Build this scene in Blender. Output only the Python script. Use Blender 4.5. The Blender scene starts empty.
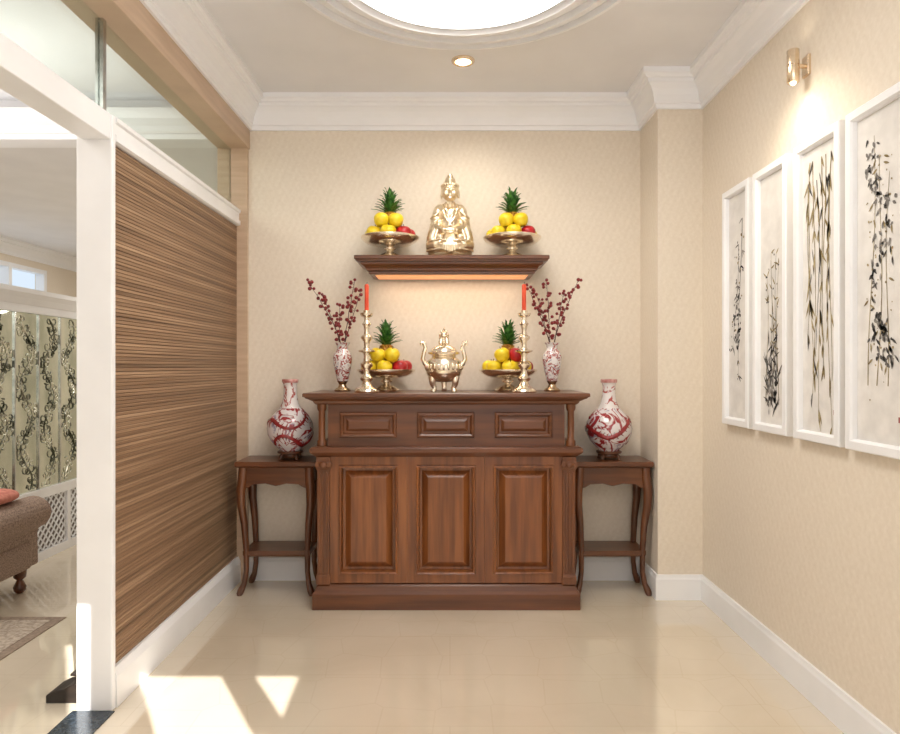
import bpy, bmesh, math, random
from mathutils import Vector, Matrix
S = bpy.context.scene
C = S.collection
PI = math.pi
random.seed(4)

# ------------------------------------------------------------------ materials
def new_mat(name):
    m = bpy.data.materials.new(name); m.use_nodes = True
    nt = m.node_tree
    return m, nt, nt.nodes['Principled BSDF']

def setp(b, **k):
    for key, v in k.items():
        key = key.replace('_', ' ')
        if key in b.inputs: b.inputs[key].default_value = v

def rgb(r, g, b):
    f = lambda c: (c/255/12.92) if c/255 <= .04045 else ((c/255+.055)/1.055)**2.4
    return (f(r), f(g), f(b), 1)

def varied(name, c1, c2, scale=(8, 8, 8), rough=.5, metal=0, bump=0, detail=4, distortion=0, coat=0, ramp=(.35, .65)):
    m, nt, b = new_mat(name)
    tc = nt.nodes.new('ShaderNodeTexCoord'); mp = nt.nodes.new('ShaderNodeMapping')
    mp.inputs['Scale'].default_value = scale
    n = nt.nodes.new('ShaderNodeTexNoise'); n.inputs['Scale'].default_value = 1; n.inputs['Detail'].default_value = detail
    n.inputs['Distortion'].default_value = distortion
    r = nt.nodes.new('ShaderNodeValToRGB')
    r.color_ramp.elements[0].position = ramp[0]; r.color_ramp.elements[1].position = ramp[1]
    r.color_ramp.elements[0].color = c1; r.color_ramp.elements[1].color = c2
    L = nt.links.new
    L(tc.outputs['Object'], mp.inputs['Vector']); L(mp.outputs['Vector'], n.inputs['Vector'])
    L(n.outputs['Fac'], r.inputs['Fac']); L(r.outputs['Color'], b.inputs['Base Color'])
    setp(b, Roughness=rough, Metallic=metal, Coat_Weight=coat, Coat_Roughness=.2)
    if bump:
        bp = nt.nodes.new('ShaderNodeBump'); bp.inputs['Strength'].default_value = bump; bp.inputs['Distance'].default_value = .004
        L(n.outputs['Fac'], bp.inputs['Height']); L(bp.outputs['Normal'], b.inputs['Normal'])
    return m

def emission(name, col, strength):
    m, nt, b = new_mat(name)
    setp(b, Base_Color=col, Emission_Color=col, Emission_Strength=strength)
    return m

def wallpaper():
    m, nt, b = new_mat('wallpaper')
    L = nt.links.new
    tc = nt.nodes.new('ShaderNodeTexCoord')
    sep = nt.nodes.new('ShaderNodeSeparateXYZ'); L(tc.outputs['Object'], sep.inputs[0])
    def mth(op, a, b2=None, c=None):
        n = nt.nodes.new('ShaderNodeMath'); n.operation = op
        for i, q in enumerate((a, b2, c)):
            if q is None: continue
            if isinstance(q, (int, float)): n.inputs[i].default_value = q
            else: L(q, n.inputs[i])
        return n.outputs[0]
    u = mth('ADD', sep.outputs['X'], sep.outputs['Y']); z = sep.outputs['Z']
    # small repeating ogee pattern
    wob = mth('MULTIPLY', mth('SINE', mth('MULTIPLY', z, 136.0)), .55)
    s1 = mth('SINE', mth('ADD', mth('MULTIPLY', u, 150.0), wob))
    s2 = mth('SINE', mth('MULTIPLY', z, 68.0))
    pat = mth('MULTIPLY', mth('MULTIPLY', s1, s2), .08)
    n = nt.nodes.new('ShaderNodeTexNoise'); n.inputs['Scale'].default_value = 70; n.inputs['Detail'].default_value = 3
    L(tc.outputs['Object'], n.inputs['Vector'])
    val = mth('ADD', mth('ADD', pat, mth('MULTIPLY', n.outputs['Fac'], .7)), .15)
    r = nt.nodes.new('ShaderNodeValToRGB')
    r.color_ramp.elements[0].position = .2; r.color_ramp.elements[1].position = .8
    r.color_ramp.elements[0].color = rgb(225, 212, 193); r.color_ramp.elements[1].color = rgb(238, 227, 211)
    L(val, r.inputs['Fac']); L(r.outputs['Color'], b.inputs['Base Color'])
    bp = nt.nodes.new('ShaderNodeBump'); bp.inputs['Strength'].default_value = .06; bp.inputs['Distance'].default_value = .002
    L(val, bp.inputs['Height']); L(bp.outputs['Normal'], b.inputs['Normal'])
    setp(b, Roughness=.6)
    return m

def floor_mat():
    m, nt, b = new_mat('polished_tile')
    L = nt.links.new
    tc = nt.nodes.new('ShaderNodeTexCoord')
    n = nt.nodes.new('ShaderNodeTexNoise'); n.inputs['Scale'].default_value = 1.6; n.inputs['Detail'].default_value = 5; n.inputs['Distortion'].default_value = 1
    r = nt.nodes.new('ShaderNodeValToRGB')
    r.color_ramp.elements[0].color = rgb(219, 205, 182); r.color_ramp.elements[1].color = rgb(230, 217, 195)
    r.color_ramp.elements[0].position = .3; r.color_ramp.elements[1].position = .7
    v = nt.nodes.new('ShaderNodeTexVoronoi'); v.feature = 'DISTANCE_TO_EDGE'; v.inputs['Scale'].default_value = 4.6
    v.inputs['Randomness'].default_value = .4
    lt = nt.nodes.new('ShaderNodeMath'); lt.operation = 'LESS_THAN'; lt.inputs[1].default_value = .013
    br = nt.nodes.new('ShaderNodeTexBrick'); br.offset = .5; br.inputs['Scale'].default_value = 1
    br.inputs['Mortar Size'].default_value = .002; br.inputs['Brick Width'].default_value = 2.4; br.inputs['Row Height'].default_value = .4
    br.inputs['Color1'].default_value = br.inputs['Color2'].default_value = (0, 0, 0, 1); br.inputs['Mortar'].default_value = (1, 1, 1, 1)
    mx1 = nt.nodes.new('ShaderNodeMath'); mx1.operation = 'MULTIPLY'; mx1.inputs[1].default_value = .1
    mx2 = nt.nodes.new('ShaderNodeMath'); mx2.operation = 'MULTIPLY_ADD'; mx2.inputs[1].default_value = .18
    mix = nt.nodes.new('ShaderNodeMixRGB'); mix.inputs['Color2'].default_value = rgb(176, 150, 116)
    for t in (n, v, br): L(tc.outputs['Object'], t.inputs['Vector'])
    L(n.outputs['Fac'], r.inputs['Fac']); L(v.outputs['Distance'], lt.inputs[0]); L(lt.outputs[0], mx1.inputs[0])
    L(br.outputs['Color'], mx2.inputs[0]); L(mx1.outputs[0], mx2.inputs[2]); L(mx2.outputs[0], mix.inputs['Fac'])
    L(r.outputs['Color'], mix.inputs['Color1']); L(mix.outputs['Color'], b.inputs['Base Color'])
    setp(b, Roughness=.02, IOR=2.4, Specular_IOR_Level=.85)
    return m

def slat_mat():
    m, nt, b = new_mat('zebrano_slats')
    L = nt.links.new
    tc = nt.nodes.new('ShaderNodeTexCoord'); mp = nt.nodes.new('ShaderNodeMapping'); mp.inputs['Scale'].default_value = (1, .6, 62)
    n = nt.nodes.new('ShaderNodeTexNoise'); n.inputs['Scale'].default_value = 1; n.inputs['Detail'].default_value = 5; n.inputs['Roughness'].default_value = .55
    r = nt.nodes.new('ShaderNodeValToRGB'); e = r.color_ramp.elements
    e[0].position = .3; e[0].color = rgb(110, 85, 64); e[1].position = .7; e[1].color = rgb(184, 152, 122)
    x = e.new(.5); x.color = rgb(148, 117, 90)
    L(tc.outputs['Object'], mp.inputs['Vector']); L(mp.outputs['Vector'], n.inputs['Vector'])
    L(n.outputs['Fac'], r.inputs['Fac']); L(r.outputs['Color'], b.inputs['Base Color'])
    setp(b, Roughness=.45)
    return m

def porcelain(name, scale, c_red, c_blue, lo=.385, mid=.49, W=rgb(230, 224, 222), wide=.06, stretch=(1, 1, 1)):
    m, nt, b = new_mat(name)
    L = nt.links.new
    tc = nt.nodes.new('ShaderNodeTexCoord'); mp = nt.nodes.new('ShaderNodeMapping'); mp.inputs['Scale'].default_value = stretch
    n = nt.nodes.new('ShaderNodeTexNoise'); n.inputs['Scale'].default_value = scale; n.inputs['Detail'].default_value = 4; n.inputs['Distortion'].default_value = 1.2
    r = nt.nodes.new('ShaderNodeValToRGB'); r.color_ramp.interpolation = 'LINEAR'; e = r.color_ramp.elements
    e[0].position = .0; e[0].color = c_blue; e[1].position = 1; e[1].color = W
    for p, c in ((lo-.02, c_blue), (lo, W), (mid-.02, W), (mid, c_red), (mid+wide, c_red), (mid+wide+.02, W), (mid+wide+.06, W), (mid+wide+.08, c_blue), (mid+wide+.12, c_red), (mid+wide+.25, c_red)):
        x = e.new(p); x.color = c
    L(tc.outputs['Object'], mp.inputs['Vector']); L(mp.outputs['Vector'], n.inputs['Vector'])
    L(n.outputs['Fac'], r.inputs['Fac']); L(r.outputs['Color'], b.inputs['Base Color'])
    setp(b, Roughness=.12, Coat_Weight=.5)
    return m

def glass_mat(name, tint, refl=.12):
    m, nt, b = new_mat(name)
    L = nt.links.new
    t = nt.nodes.new('ShaderNodeBsdfTransparent'); t.inputs['Color'].default_value = tint
    g = nt.nodes.new('ShaderNodeBsdfGlossy'); g.inputs['Roughness'].default_value = .02
    mx = nt.nodes.new('ShaderNodeMixShader'); mx.inputs['Fac'].default_value = refl
    L(t.outputs[0], mx.inputs[1]); L(g.outputs[0], mx.inputs[2])
    L(mx.outputs[0], nt.nodes['Material Output'].inputs['Surface'])
    return m

M = {}
M['wall'] = wallpaper()
M['floor'] = floor_mat()
M['slat'] = slat_mat()
M['ceil'] = varied('ceiling_paint', rgb(234, 233, 234), rgb(239, 238, 239), (3, 3, 3), .7)
M['white'] = varied('white_paint', rgb(240, 240, 241), rgb(246, 246, 247), (4, 4, 4), .35)
M['plaster'] = varied('white_plaster', rgb(246, 246, 248), rgb(250, 250, 252), (4, 4, 4), .5)
M['tan'] = varied('tan_wood', rgb(192, 165, 139), rgb(206, 180, 154), (3, 3, 30), .4)
M['cab'] = varied('mahogany', rgb(96, 53, 26), rgb(126, 74, 38), (30, 30, 2.0), .34, coat=.2, detail=5)
M['cab_h'] = varied('mahogany_horizontal', rgb(86, 47, 24), rgb(114, 66, 35), (2.0, 30, 30), .34, coat=.2, detail=5)
M['door'] = varied('mahogany_panel', rgb(108, 60, 29), rgb(144, 87, 45), (34, 34, 2.2), .32, coat=.2, detail=5)
M['dark'] = varied('dark_walnut', rgb(80, 44, 24), rgb(108, 63, 35), (3, 30, 30), .3, coat=.2, detail=5)
M['dark_v'] = varied('dark_walnut_upright', rgb(82, 46, 25), rgb(112, 66, 37), (30, 30, 3), .3, coat=.2, detail=5)
M['slat_back'] = varied('slat_backing', rgb(98, 78, 60), rgb(116, 94, 74), (3, 3, 30), .6)
M['block'] = varied('blackened_wood', rgb(26, 21, 18), rgb(42, 33, 27), (10, 30, 30), .4)
M['silver'] = varied('champagne_metal', rgb(236, 222, 199), rgb(250, 241, 226), (30, 30, 30), .21, metal=1)
M['satin'] = varied('champagne_satin', rgb(228, 208, 176), rgb(246, 232, 206), (30, 30, 30), .28, metal=.96)
M['bronze'] = varied('bronze', rgb(180, 154, 126), rgb(214, 192, 162), (30, 30, 30), .26, metal=1)
M['brass'] = varied('pale_brass', rgb(222, 200, 172), rgb(238, 220, 194), (20, 20, 20), .25, metal=1)
M['chrome'] = varied('chrome', rgb(180, 182, 180), rgb(205, 206, 204), (20, 20, 20), .2, metal=1)
M['porc'] = porcelain('red_dragon_porcelain', 9.5, rgb(150, 44, 48), rgb(160, 154, 172), .37, .50, rgb(224, 216, 217), .04, (1, 1, .75))
M['dragon'] = varied('red_glaze', rgb(124, 26, 32), rgb(162, 48, 50), (60, 60, 60), .15, coat=.5)
M['porc_n'] = porcelain('neck_porcelain', 16, rgb(172, 80, 74), rgb(206, 200, 202), .25, .58, rgb(230, 223, 221), .05)
M['porc2'] = porcelain('small_porcelain', 30, rgb(156, 56, 52), rgb(112, 118, 146), .36, .53)
M['rim'] = varied('red_rim_glaze', rgb(178, 110, 104), rgb(216, 172, 166), (30, 30, 30), .15)
M['yellow'] = varied('yellow_skin', rgb(222, 188, 18), rgb(240, 214, 50), (30, 30, 30), .35)
M['red'] = varied('red_skin', rgb(150, 16, 26), rgb(196, 36, 44), (25, 25, 25), .28)
M['stem'] = varied('stem_brown', rgb(70, 48, 26), rgb(98, 72, 40), (40, 40, 40), .7)
M['pine'] = varied('pineapple_skin', rgb(150, 96, 26), rgb(206, 152, 52), (60, 60, 60), .5, bump=.4)
M['leaf'] = varied('crown_leaf', rgb(18, 66, 22), rgb(88, 146, 60), (45, 45, 45), .45)
M['twig'] = varied('twig', rgb(62, 30, 24), rgb(90, 46, 36), (40, 40, 40), .7)
M['berry'] = varied('berry', rgb(96, 16, 22), rgb(134, 30, 34), (60, 60, 60), .35)
M['candle'] = varied('red_wax', rgb(206, 66, 36), rgb(224, 86, 50), (20, 20, 20), .4)
M['wick'] = varied('wick', rgb(40, 34, 30), rgb(60, 52, 46), (60, 60, 60), .9)
M['paper'] = varied('rice_paper', rgb(218, 214, 209), rgb(231, 227, 222), (14, 14, 14), .8)
M['ink'] = varied('ink', rgb(36, 34, 34), rgb(168, 162, 156), (22, 22, 22), .9, ramp=(.4, .68))
M['ink_b'] = varied('olive_brown_ink', rgb(116, 98, 58), rgb(182, 166, 128), (30, 30, 30), .9)
M['ink_r'] = varied('red_ink', rgb(150, 40, 34), rgb(176, 62, 50), (30, 30, 30), .9)
M['glass'] = glass_mat('clear_glass', (.91, .955, .93, 1), .1)
M['granite'] = varied('black_granite', rgb(34, 42, 50), rgb(58, 66, 74), (60, 60, 60), .2)
M['sofa'] = varied('taupe_tweed', rgb(126, 106, 92), rgb(174, 151, 134), (120, 120, 120), .9, bump=.3)
M['cushion'] = varied('red_cushion', rgb(190, 112, 96), rgb(212, 140, 122), (40, 40, 40), .85)
M['rug'] = varied('rug', rgb(158, 142, 126), rgb(200, 186, 168), (60, 60, 60), .95, bump=.5)
M['rug_e'] = varied('rug_border', rgb(138, 120, 104), rgb(160, 142, 124), (60, 60, 60), .95)
M['mirror'] = varied('etched_mirror', rgb(182, 188, 172), rgb(220, 224, 210), (6, 6, 3), .05, metal=.95)
M['scroll'] = varied('silvered_scroll', rgb(78, 82, 66), rgb(232, 232, 214), (8, 8, 8), .16, metal=.7, ramp=(.42, .58))
M['lattice_b'] = varied('lattice_back', rgb(160, 154, 146), rgb(178, 172, 164), (8, 8, 8), .7)
M['glow'] = emission('lamp_glow', (1, .98, .95, 1), .9)
M['warm_glow'] = emission('warm_glow', (1, .74, .46, 1), 8)
M['underside_glow'] = emission('underside_glow', (1, .46, .2, 1), .5)  # orange glow imitating warm-lit wood under the shelf

# ------------------------------------------------------------------ geometry helpers
def B(): return bmesh.new()

def face(bm, vs):
    try: return bm.faces.new(vs)
    except ValueError: return None

def box(bm, x0, x1, y0, y1, z0, z1):
    rect_loft(bm, [(x0, x1, y0, y1, z0), (x0, x1, y0, y1, z1)])

def rect_loft(bm, secs):
    rings = [[bm.verts.new(p) for p in ((a, c, z), (b, c, z), (b, d, z), (a, d, z))] for a, b, c, d, z in secs]
    for r, q in zip(rings, rings[1:]):
        for i in range(4): face(bm, (r[i], r[(i+1) % 4], q[(i+1) % 4], q[i]))
    face(bm, rings[0][::-1]); face(bm, rings[-1])

def panel(bm, x0, x1, z0, z1, rings, cap=True, back=True):
    rr = []
    for i, y in rings:
        rr.append([bm.verts.new(p) for p in ((x0+i, y, z0+i), (x1-i, y, z0+i), (x1-i, y, z1-i), (x0+i, y, z1-i))])
    for r, q in zip(rr, rr[1:]):
        for k in range(4): face(bm, (r[k], r[(k+1) % 4], q[(k+1) % 4], q[k]))
    if cap: face(bm, rr[-1])
    if back: face(bm, rr[0][::-1])

def prism(bm, pts, axis, t0, t1):
    def P(a, b, t): return {'y': (a, t, b), 'x': (t, a, b), 'z': (a, b, t)}[axis]
    A = [bm.verts.new(P(a, b, t0)) for a, b in pts]; D = [bm.verts.new(P(a, b, t1)) for a, b in pts]
    n = len(pts)
    for i in range(n): face(bm, (A[i], A[(i+1) % n], D[(i+1) % n], D[i]))
    face(bm, A[::-1]); face(bm, D)

def lathe(bm, prof, c=(0, 0, 0), seg=32, sy=1, mod=None):
    rings = []
    for r, z in prof:
        if r < 1e-6: rings.append([bm.verts.new((c[0], c[1], c[2]+z))])
        else:
            ring = []
            for k in range(seg):
                a = 2*PI*k/seg; q = r*(mod(a, z) if mod else 1)
                ring.append(bm.verts.new((c[0]+q*math.cos(a), c[1]+sy*q*math.sin(a), c[2]+z)))
            rings.append(ring)
    for a, b in zip(rings, rings[1:]):
        for k in range(seg):
            k2 = (k+1) % seg
            if len(a) == 1 and len(b) == 1: continue
            if len(a) == 1: face(bm, (a[0], b[k2], b[k]))
            elif len(b) == 1: face(bm, (a[k], a[k2], b[0]))
            else: face(bm, (a[k], a[k2], b[k2], b[k]))
    if len(rings[0]) > 1: face(bm, rings[0][::-1])
    if len(rings[-1]) > 1: face(bm, rings[-1])

def tube(bm, pts, radii, seg=8, flat=1):
    pts = [Vector(p) for p in pts]
    if not isinstance(radii, (list, tuple)): radii = [radii]*len(pts)
    up = Vector((0, 0, 1)); rings = []; N = None
    for i, p in enumerate(pts):
        t = (pts[min(i+1, len(pts)-1)]-pts[max(i-1, 0)]).normalized()
        if N is None:
            N = t.cross(up)
            if N.length < .05: N = t.cross(Vector((0, 1, 0)))
        N = (N-t*N.dot(t)).normalized(); Bn = t.cross(N)
        rings.append([bm.verts.new(p+(N*math.cos(2*PI*k/seg)+Bn*flat*math.sin(2*PI*k/seg))*radii[i]) for k in range(seg)])
    for a, b in zip(rings, rings[1:]):
        for k in range(seg): face(bm, (a[k], a[(k+1) % seg], b[(k+1) % seg], b[k]))
    face(bm, rings[0][::-1]); face(bm, rings[-1])

def ball(bm, c, r, u=16, v=10, rot=None):
    if not isinstance(r, (list, tuple)): r = (r, r, r)
    mt = Matrix.Translation(c)
    if rot: mt = mt @ rot
    mt = mt @ Matrix.Diagonal((r[0], r[1], r[2], 1))
    bmesh.ops.create_uvsphere(bm, u_segments=u, v_segments=v, radius=1, matrix=mt)

def capsule(bm, a, b, ra, rb, seg=12):
    a = Vector(a); b = Vector(b); n = 6
    tube(bm, [a.lerp(b, i/n) for i in range(n+1)], [ra+(rb-ra)*i/n for i in range(n+1)], seg)
    ball(bm, a, ra, 12, 8); ball(bm, b, rb, 12, 8)

def sweep(bm, path, prof):
    P = [Vector(p) for p in path]; rings = []
    for i, p in enumerate(P):
        def nrm(a, b):
            d = (b-a).normalized(); return Vector((d.y, -d.x))
        ns = []
        if i > 0: ns.append(nrm(P[i-1], p))
        if i < len(P)-1: ns.append(nrm(p, P[i+1]))
        if len(ns) == 1: m = ns[0]
        else:
            s = ns[0]+ns[1]; m = s/(1+ns[0].dot(ns[1]))
        rings.append([bm.verts.new((p.x+m.x*o, p.y+m.y*o, z)) for o, z in prof])
    n = len(prof)
    for a, b in zip(rings, rings[1:]):
        for k in range(n): face(bm, (a[k], a[(k+1) % n], b[(k+1) % n], b[k]))
    face(bm, rings[0][::-1]); face(bm, rings[-1])

def obj(name, bm, m, parent=None, smooth=False, bevel=0, loc=None):
    bmesh.ops.recalc_face_normals(bm, faces=bm.faces[:])
    me = bpy.data.meshes.new(name); bm.to_mesh(me); bm.free()
    me.materials.append(m)
    if smooth:
        for p in me.polygons: p.use_smooth = True
        try: me.set_sharp_from_angle(angle=math.radians(45))
        except Exception: pass
    o = bpy.data.objects.new(name, me); C.objects.link(o)
    if parent: o.parent = parent
    if loc: o.location = loc
    if bevel:
        b = o.modifiers.new('bevel', 'BEVEL'); b.width = bevel; b.segments = 2; b.limit_method = 'ANGLE'
    return o

def fuse(o, voxel, smooth=4):
    r = o.modifiers.new('fuse', 'REMESH'); r.mode = 'VOXEL'; r.voxel_size = voxel; r.use_smooth_shade = True
    s = o.modifiers.new('soft', 'SMOOTH'); s.iterations = smooth; s.factor = .5
    return o

def tag(o, label, cat, group=None):
    o['label'] = label; o['category'] = cat
    if group: o['group'] = group
    return o

def thing(name, label, cat, loc=(0, 0, 0), rz=0, group=None):
    o = bpy.data.objects.new(name, None); o.empty_display_size = .05; C.objects.link(o)
    o.location = loc; o.rotation_euler = (0, 0, rz)
    return tag(o, label, cat, group)

def struct(name, bm, m, parent=None, smooth=False, bevel=0):
    o = obj(name, bm, m, parent, smooth, bevel)
    if not parent: o['kind'] = 'structure'
    return o

def dup(root, loc, label, group=None, rz=None):
    r = root.copy(); C.objects.link(r); r.location = loc; r['label'] = label
    if rz is not None: r.rotation_euler = (0, 0, rz)
    if group: r['group'] = group
    for ch in list(root.children):
        c = ch.copy(); C.objects.link(c); c.parent = r
        for g in list(ch.children):
            d = g.copy(); C.objects.link(d); d.parent = c
    return r

# ------------------------------------------------------------------ room
EYE = 1.306; BACK = 4.05; XR = 1.42; XL = -1.227; CEIL = 2.946; FR = -.6; COL = 3.71; XC = 1.168
bm = B(); box(bm, -5.85, 1.57, -.75, 11.15, -.1, 0); struct('floor', bm, M['floor'])
bm = B(); box(bm, -1.42, 1.57, BACK, 4.2, 0, CEIL); struct('wall_back', bm, M['wall'])
bm = B(); box(bm, XR, 1.57, -.65, BACK, 0, CEIL); struct('wall_right', bm, M['wall'])
bm = B(); box(bm, XC, XR, COL, BACK, 0, CEIL); struct('wall_pillar', bm, M['wall'])
# unseen wall behind the camera, openings shaped to cut the sun into patches
bm = B()
for pts in ([(-5.85, 0), (.415, 0), (.415, 2.52), (-5.85, 2.52)], [(.52, 0), (.72, 0), (.72, 2.52), (.52, 2.52)], [(.72, 2.31), (1.57, 2.31), (1.57, 2.52), (.72, 2.52)],
            [(1.094, 0), (1.21, 0), (1.21, 2.31), (1.094, 2.31)], [(1.21, 0), (1.57, 0), (1.57, 2.31), (1.42, 2.31), (1.21, 2.06)],
            [(-5.85, 2.52), (1.57, 2.52), (1.57, CEIL), (-5.85, CEIL)]):
    prism(bm, pts, 'y', FR-.05, FR)
struct('wall_front', bm, M['wall'])
# ceiling with round opening
RC = (.05, 2.55); RO = .79; RI = .50
bm = B()
x0, x1, y0, y1 = -5.85, 1.57, -.65, 11.15
ang = sorted([2*PI*k/96 for k in range(96)] + [math.atan2(y-RC[1], x-RC[0]) % (2*PI) for x in (x0, x1) for y in (y0, y1)])
inn, out = [], []
for a in ang:
    c, s = math.cos(a), math.sin(a)
    tx = ((x1 if c > 0 else x0)-RC[0])/c if abs(c) > 1e-9 else 1e9
    ty = ((y1 if s > 0 else y0)-RC[1])/s if abs(s) > 1e-9 else 1e9
    t = min(tx, ty)
    inn.append(bm.verts.new((RC[0]+.6*c, RC[1]+.6*s, CEIL))); out.append(bm.verts.new((RC[0]+t*c, RC[1]+t*s, CEIL)))
for k in range(len(ang)):
    j = (k+1) % len(ang); face(bm, (inn[k], inn[j], out[j], out[k]))
struct('ceiling', bm, M['ceil'])
# round ceiling moulding and lit dome
bm = B()
prof = [(.60, CEIL), (RO, CEIL), (RO, 2.926), (.775, 2.92), (.765, 2.896), (.74, 2.89), (.735, 2.92), (.705, 2.92), (.70, 2.894), (.67, 2.876), (.64, 2.872),
        (.635, 2.90), (.605, 2.90), (.60, 2.876), (.57, 2.86), (.54, 2.858), (.535, 2.884), (.51, 2.884), (RI, 2.868), (RI, 2.93), (RI, 3.05), (.6, 3.05), (.6, CEIL)]
rings = [[bm.verts.new((RC[0]+r*math.cos(2*PI*k/96), RC[1]+r*math.sin(2*PI*k/96), z)) for k in range(96)] for r, z in prof]
for a, b in zip(rings, rings[1:]):
    for k in range(96): face(bm, (a[k], a[(k+1) % 96], b[(k+1) % 96], b[k]))
struct('trim_1', bm, M['plaster'], smooth=True)
lamp = thing('ceiling_dome_light', 'large round glowing dome light set inside the circular ceiling moulding', 'ceiling light', (RC[0], RC[1], 3.0))
bm = B(); lathe(bm, [(.56, .0), (.56, .02), (.5, .045), (.3, .07), (0, .085), (0, .095), (.57, .06), (.57, 0)], seg=64)
obj('diffuser', bm, M['glow'], lamp, True)
# crown moulding
cr = [(0, 2.754), (.014, 2.754), (.016, 2.778), (.026, 2.782), (.03, 2.80), (.036, 2.825), (.05, 2.855), (.07, 2.876), (.078, 2.88), (.08, 2.896), (.094, 2.9), (.1, 2.912), (.112, 2.918), (.112, CEIL), (0, CEIL)]
bm = B(); sweep(bm, [(XL, FR), (XL, BACK), (XC, BACK), (XC, COL), (XR, COL), (XR, FR)], cr); struct('trim_2', bm, M['plaster'])
bb = [(0, 0), (.016, 0), (.016, .115), (.012, .125), (.01, .14), (0, .14)]
bm = B(); sweep(bm, [(XL, BACK), (XC, BACK), (XC, COL), (XR, COL), (XR, FR)], bb); struct('baseboard_right', bm, M['white'])

# ---- left partition
PN = 2.53; PF = 4.025
bm = B(); box(bm, -1.42, XL, FR, BACK, 2.64, CEIL); struct('trim_3', bm, M['tan'], bevel=.004)
bm = B(); box(bm, -1.42, -1.235, PF, BACK, 0, 2.64); struct('trim_4', bm, M['tan'], bevel=.003)
bm = B(); box(bm, -1.417, -1.28, 2.5, PN, 0, 2.265); struct('trim_5', bm, M['white'], bevel=.006)
bm = B()
rect_loft(bm, [(-1.41, -1.288, PN, PF, 2.166), (-1.41, -1.278, PN, PF, 2.172), (-1.41, -1.278, PN, PF, 2.196), (-1.41, -1.286, PN, PF, 2.202), (-1.41, -1.286, PN, PF, 2.24), (-1.41, -1.276, PN, PF, 2.246), (-1.41, -1.276, PN, PF, 2.262), (-1.41, -1.282, PN, PF, 2.266)])
struct('trim_6', bm, M['white'])
bm = B(); box(bm, -1.395, -1.285, FR, 2.5, 2.168, 2.265); struct('trim_7', bm, M['white'], bevel=.004)
bm = B()
rect_loft(bm, [(-1.41, -1.276, PN, PF, 0), (-1.41, -1.276, PN, PF, .12), (-1.41, -1.288, PN, PF, .15)])
struct('baseboard_left', bm, M['white'])
sp = thing('slatted_wood_panel', 'tall brown partition panel of fine horizontal wood slats beside white post', 'wall panel', (0, 0, .15))
bm = B(); box(bm, -1.40, -1.3035, PN, PF, 0, 2.016); obj('backing_board', bm, M['slat_back'], sp)
bm = B(); n = 140
for k in range(n):
    z = 2.016*k/n; h = 2.016/n
    prism(bm, [(-1.304, z+.0004), (-1.3012, z+.001), (-1.300, z+.0026), (-1.300, z+h-.003), (-1.3014, z+h-.0014), (-1.304, z+h-.001)], 'y', PN, PF)
obj('slats', bm, M['slat'], sp)
w1 = struct('window_1', (lambda b: (box(b, -1.345, -1.337, FR, 2.52, 2.265, 2.64), box(b, -1.345, -1.337, 2.545, PF, 2.265, 2.64), b)[-1])(B()), M['glass'])
bm = B(); box(bm, -1.355, -1.325, 2.52, 2.545, 2.265, 2.64); struct('trim_8', bm, M['chrome'])
bm = B(); box(bm, -1.43, -1.27, FR, 2.5, 0, .004); struct('trim_9', bm, M['granite'])

# ---- living room beyond
bm = B(); box(bm, -5.7, -1.42, 4.06, 4.2, 2.70, CEIL); struct('trim_10', bm, M['plaster'])
cr2 = [(0, 2.70), (.02, 2.70), (.02, 2.73), (.035, 2.735), (.06, 2.77), (.1, 2.80), (.11, 2.83), (.11, 2.86), (0, 2.86)]
bm = B(); sweep(bm, [(-5.7, 4.06), (-1.42, 4.06)], cr2); struct('trim_11', bm, M['plaster'])
bm = B()
for a in ((-.65, 7.0, 0, CEIL), (9.3, 11.15, 0, CEIL), (7.0, 9.3, 0, 1.0), (7.0, 9.3, 2.66, CEIL)): box(bm, -5.85, -5.7, a[0], a[1], a[2], a[3])
struct('wall_left', bm, M['wall'])
bm = B(); box(bm, -5.7, -1.42, 11, 11.15, 0, CEIL); struct('wall_far', bm, M['wall'])
bm = B(); box(bm, -1.42, -1.3, 4.2, 11.15, 0, CEIL); struct('wall_inner', bm, M['wall'])
bm = B(); sweep(bm, [(-5.7, 4.2), (-5.7, 11), (-1.42, 11)], cr); struct('trim_12', bm, M['plaster'])
bm = B()
for y in (7.0, 7.74, 8.5, 9.24): box(bm, -5.8, -5.68, y, y+.06, 1.0, 2.66)
for z in (1.0, 2.0, 2.6): box(bm, -5.795, -5.685, 7.06, 9.24, z, z+.06)
w2 = struct('window_2', bm, M['white'])

# ------------------------------------------------------------------ altar cabinet
cx = -.02; CY = 3.55; D = .48
cab = thing('altar_cabinet', 'wide reddish-brown wooden altar cabinet with three paneled doors and drawers', 'cabinet', (cx, CY, 0))
bm = B(); rect_loft(bm, [(-.72, .72, -.01, D, 0), (-.72, .72, -.01, D, .085), (-.708, .708, .0, D, .1), (-.7, .7, .008, D, .125), (-.69, .69, .02, D, .135)]); obj('plinth', bm, M['cab_h'], cab, bevel=.003)
bm = B(); box(bm, -.685, .685, .044, D, .135, .825); obj('body', bm, M['cab'], cab)
DX = ((-.628, -.2125), (-.2115, .2055), (.2065, .628))
for a, b in DX:
    bm = B(); panel(bm, a, b, .14, .823, [(0, .044), (0, .014), (.048, .014), (.050, .003), (.056, .0), (.062, .003), (.068, .04), (.080, .042), (.112, .014), (.118, .013)])
    obj('door', bm, M['door'], cab)
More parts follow.
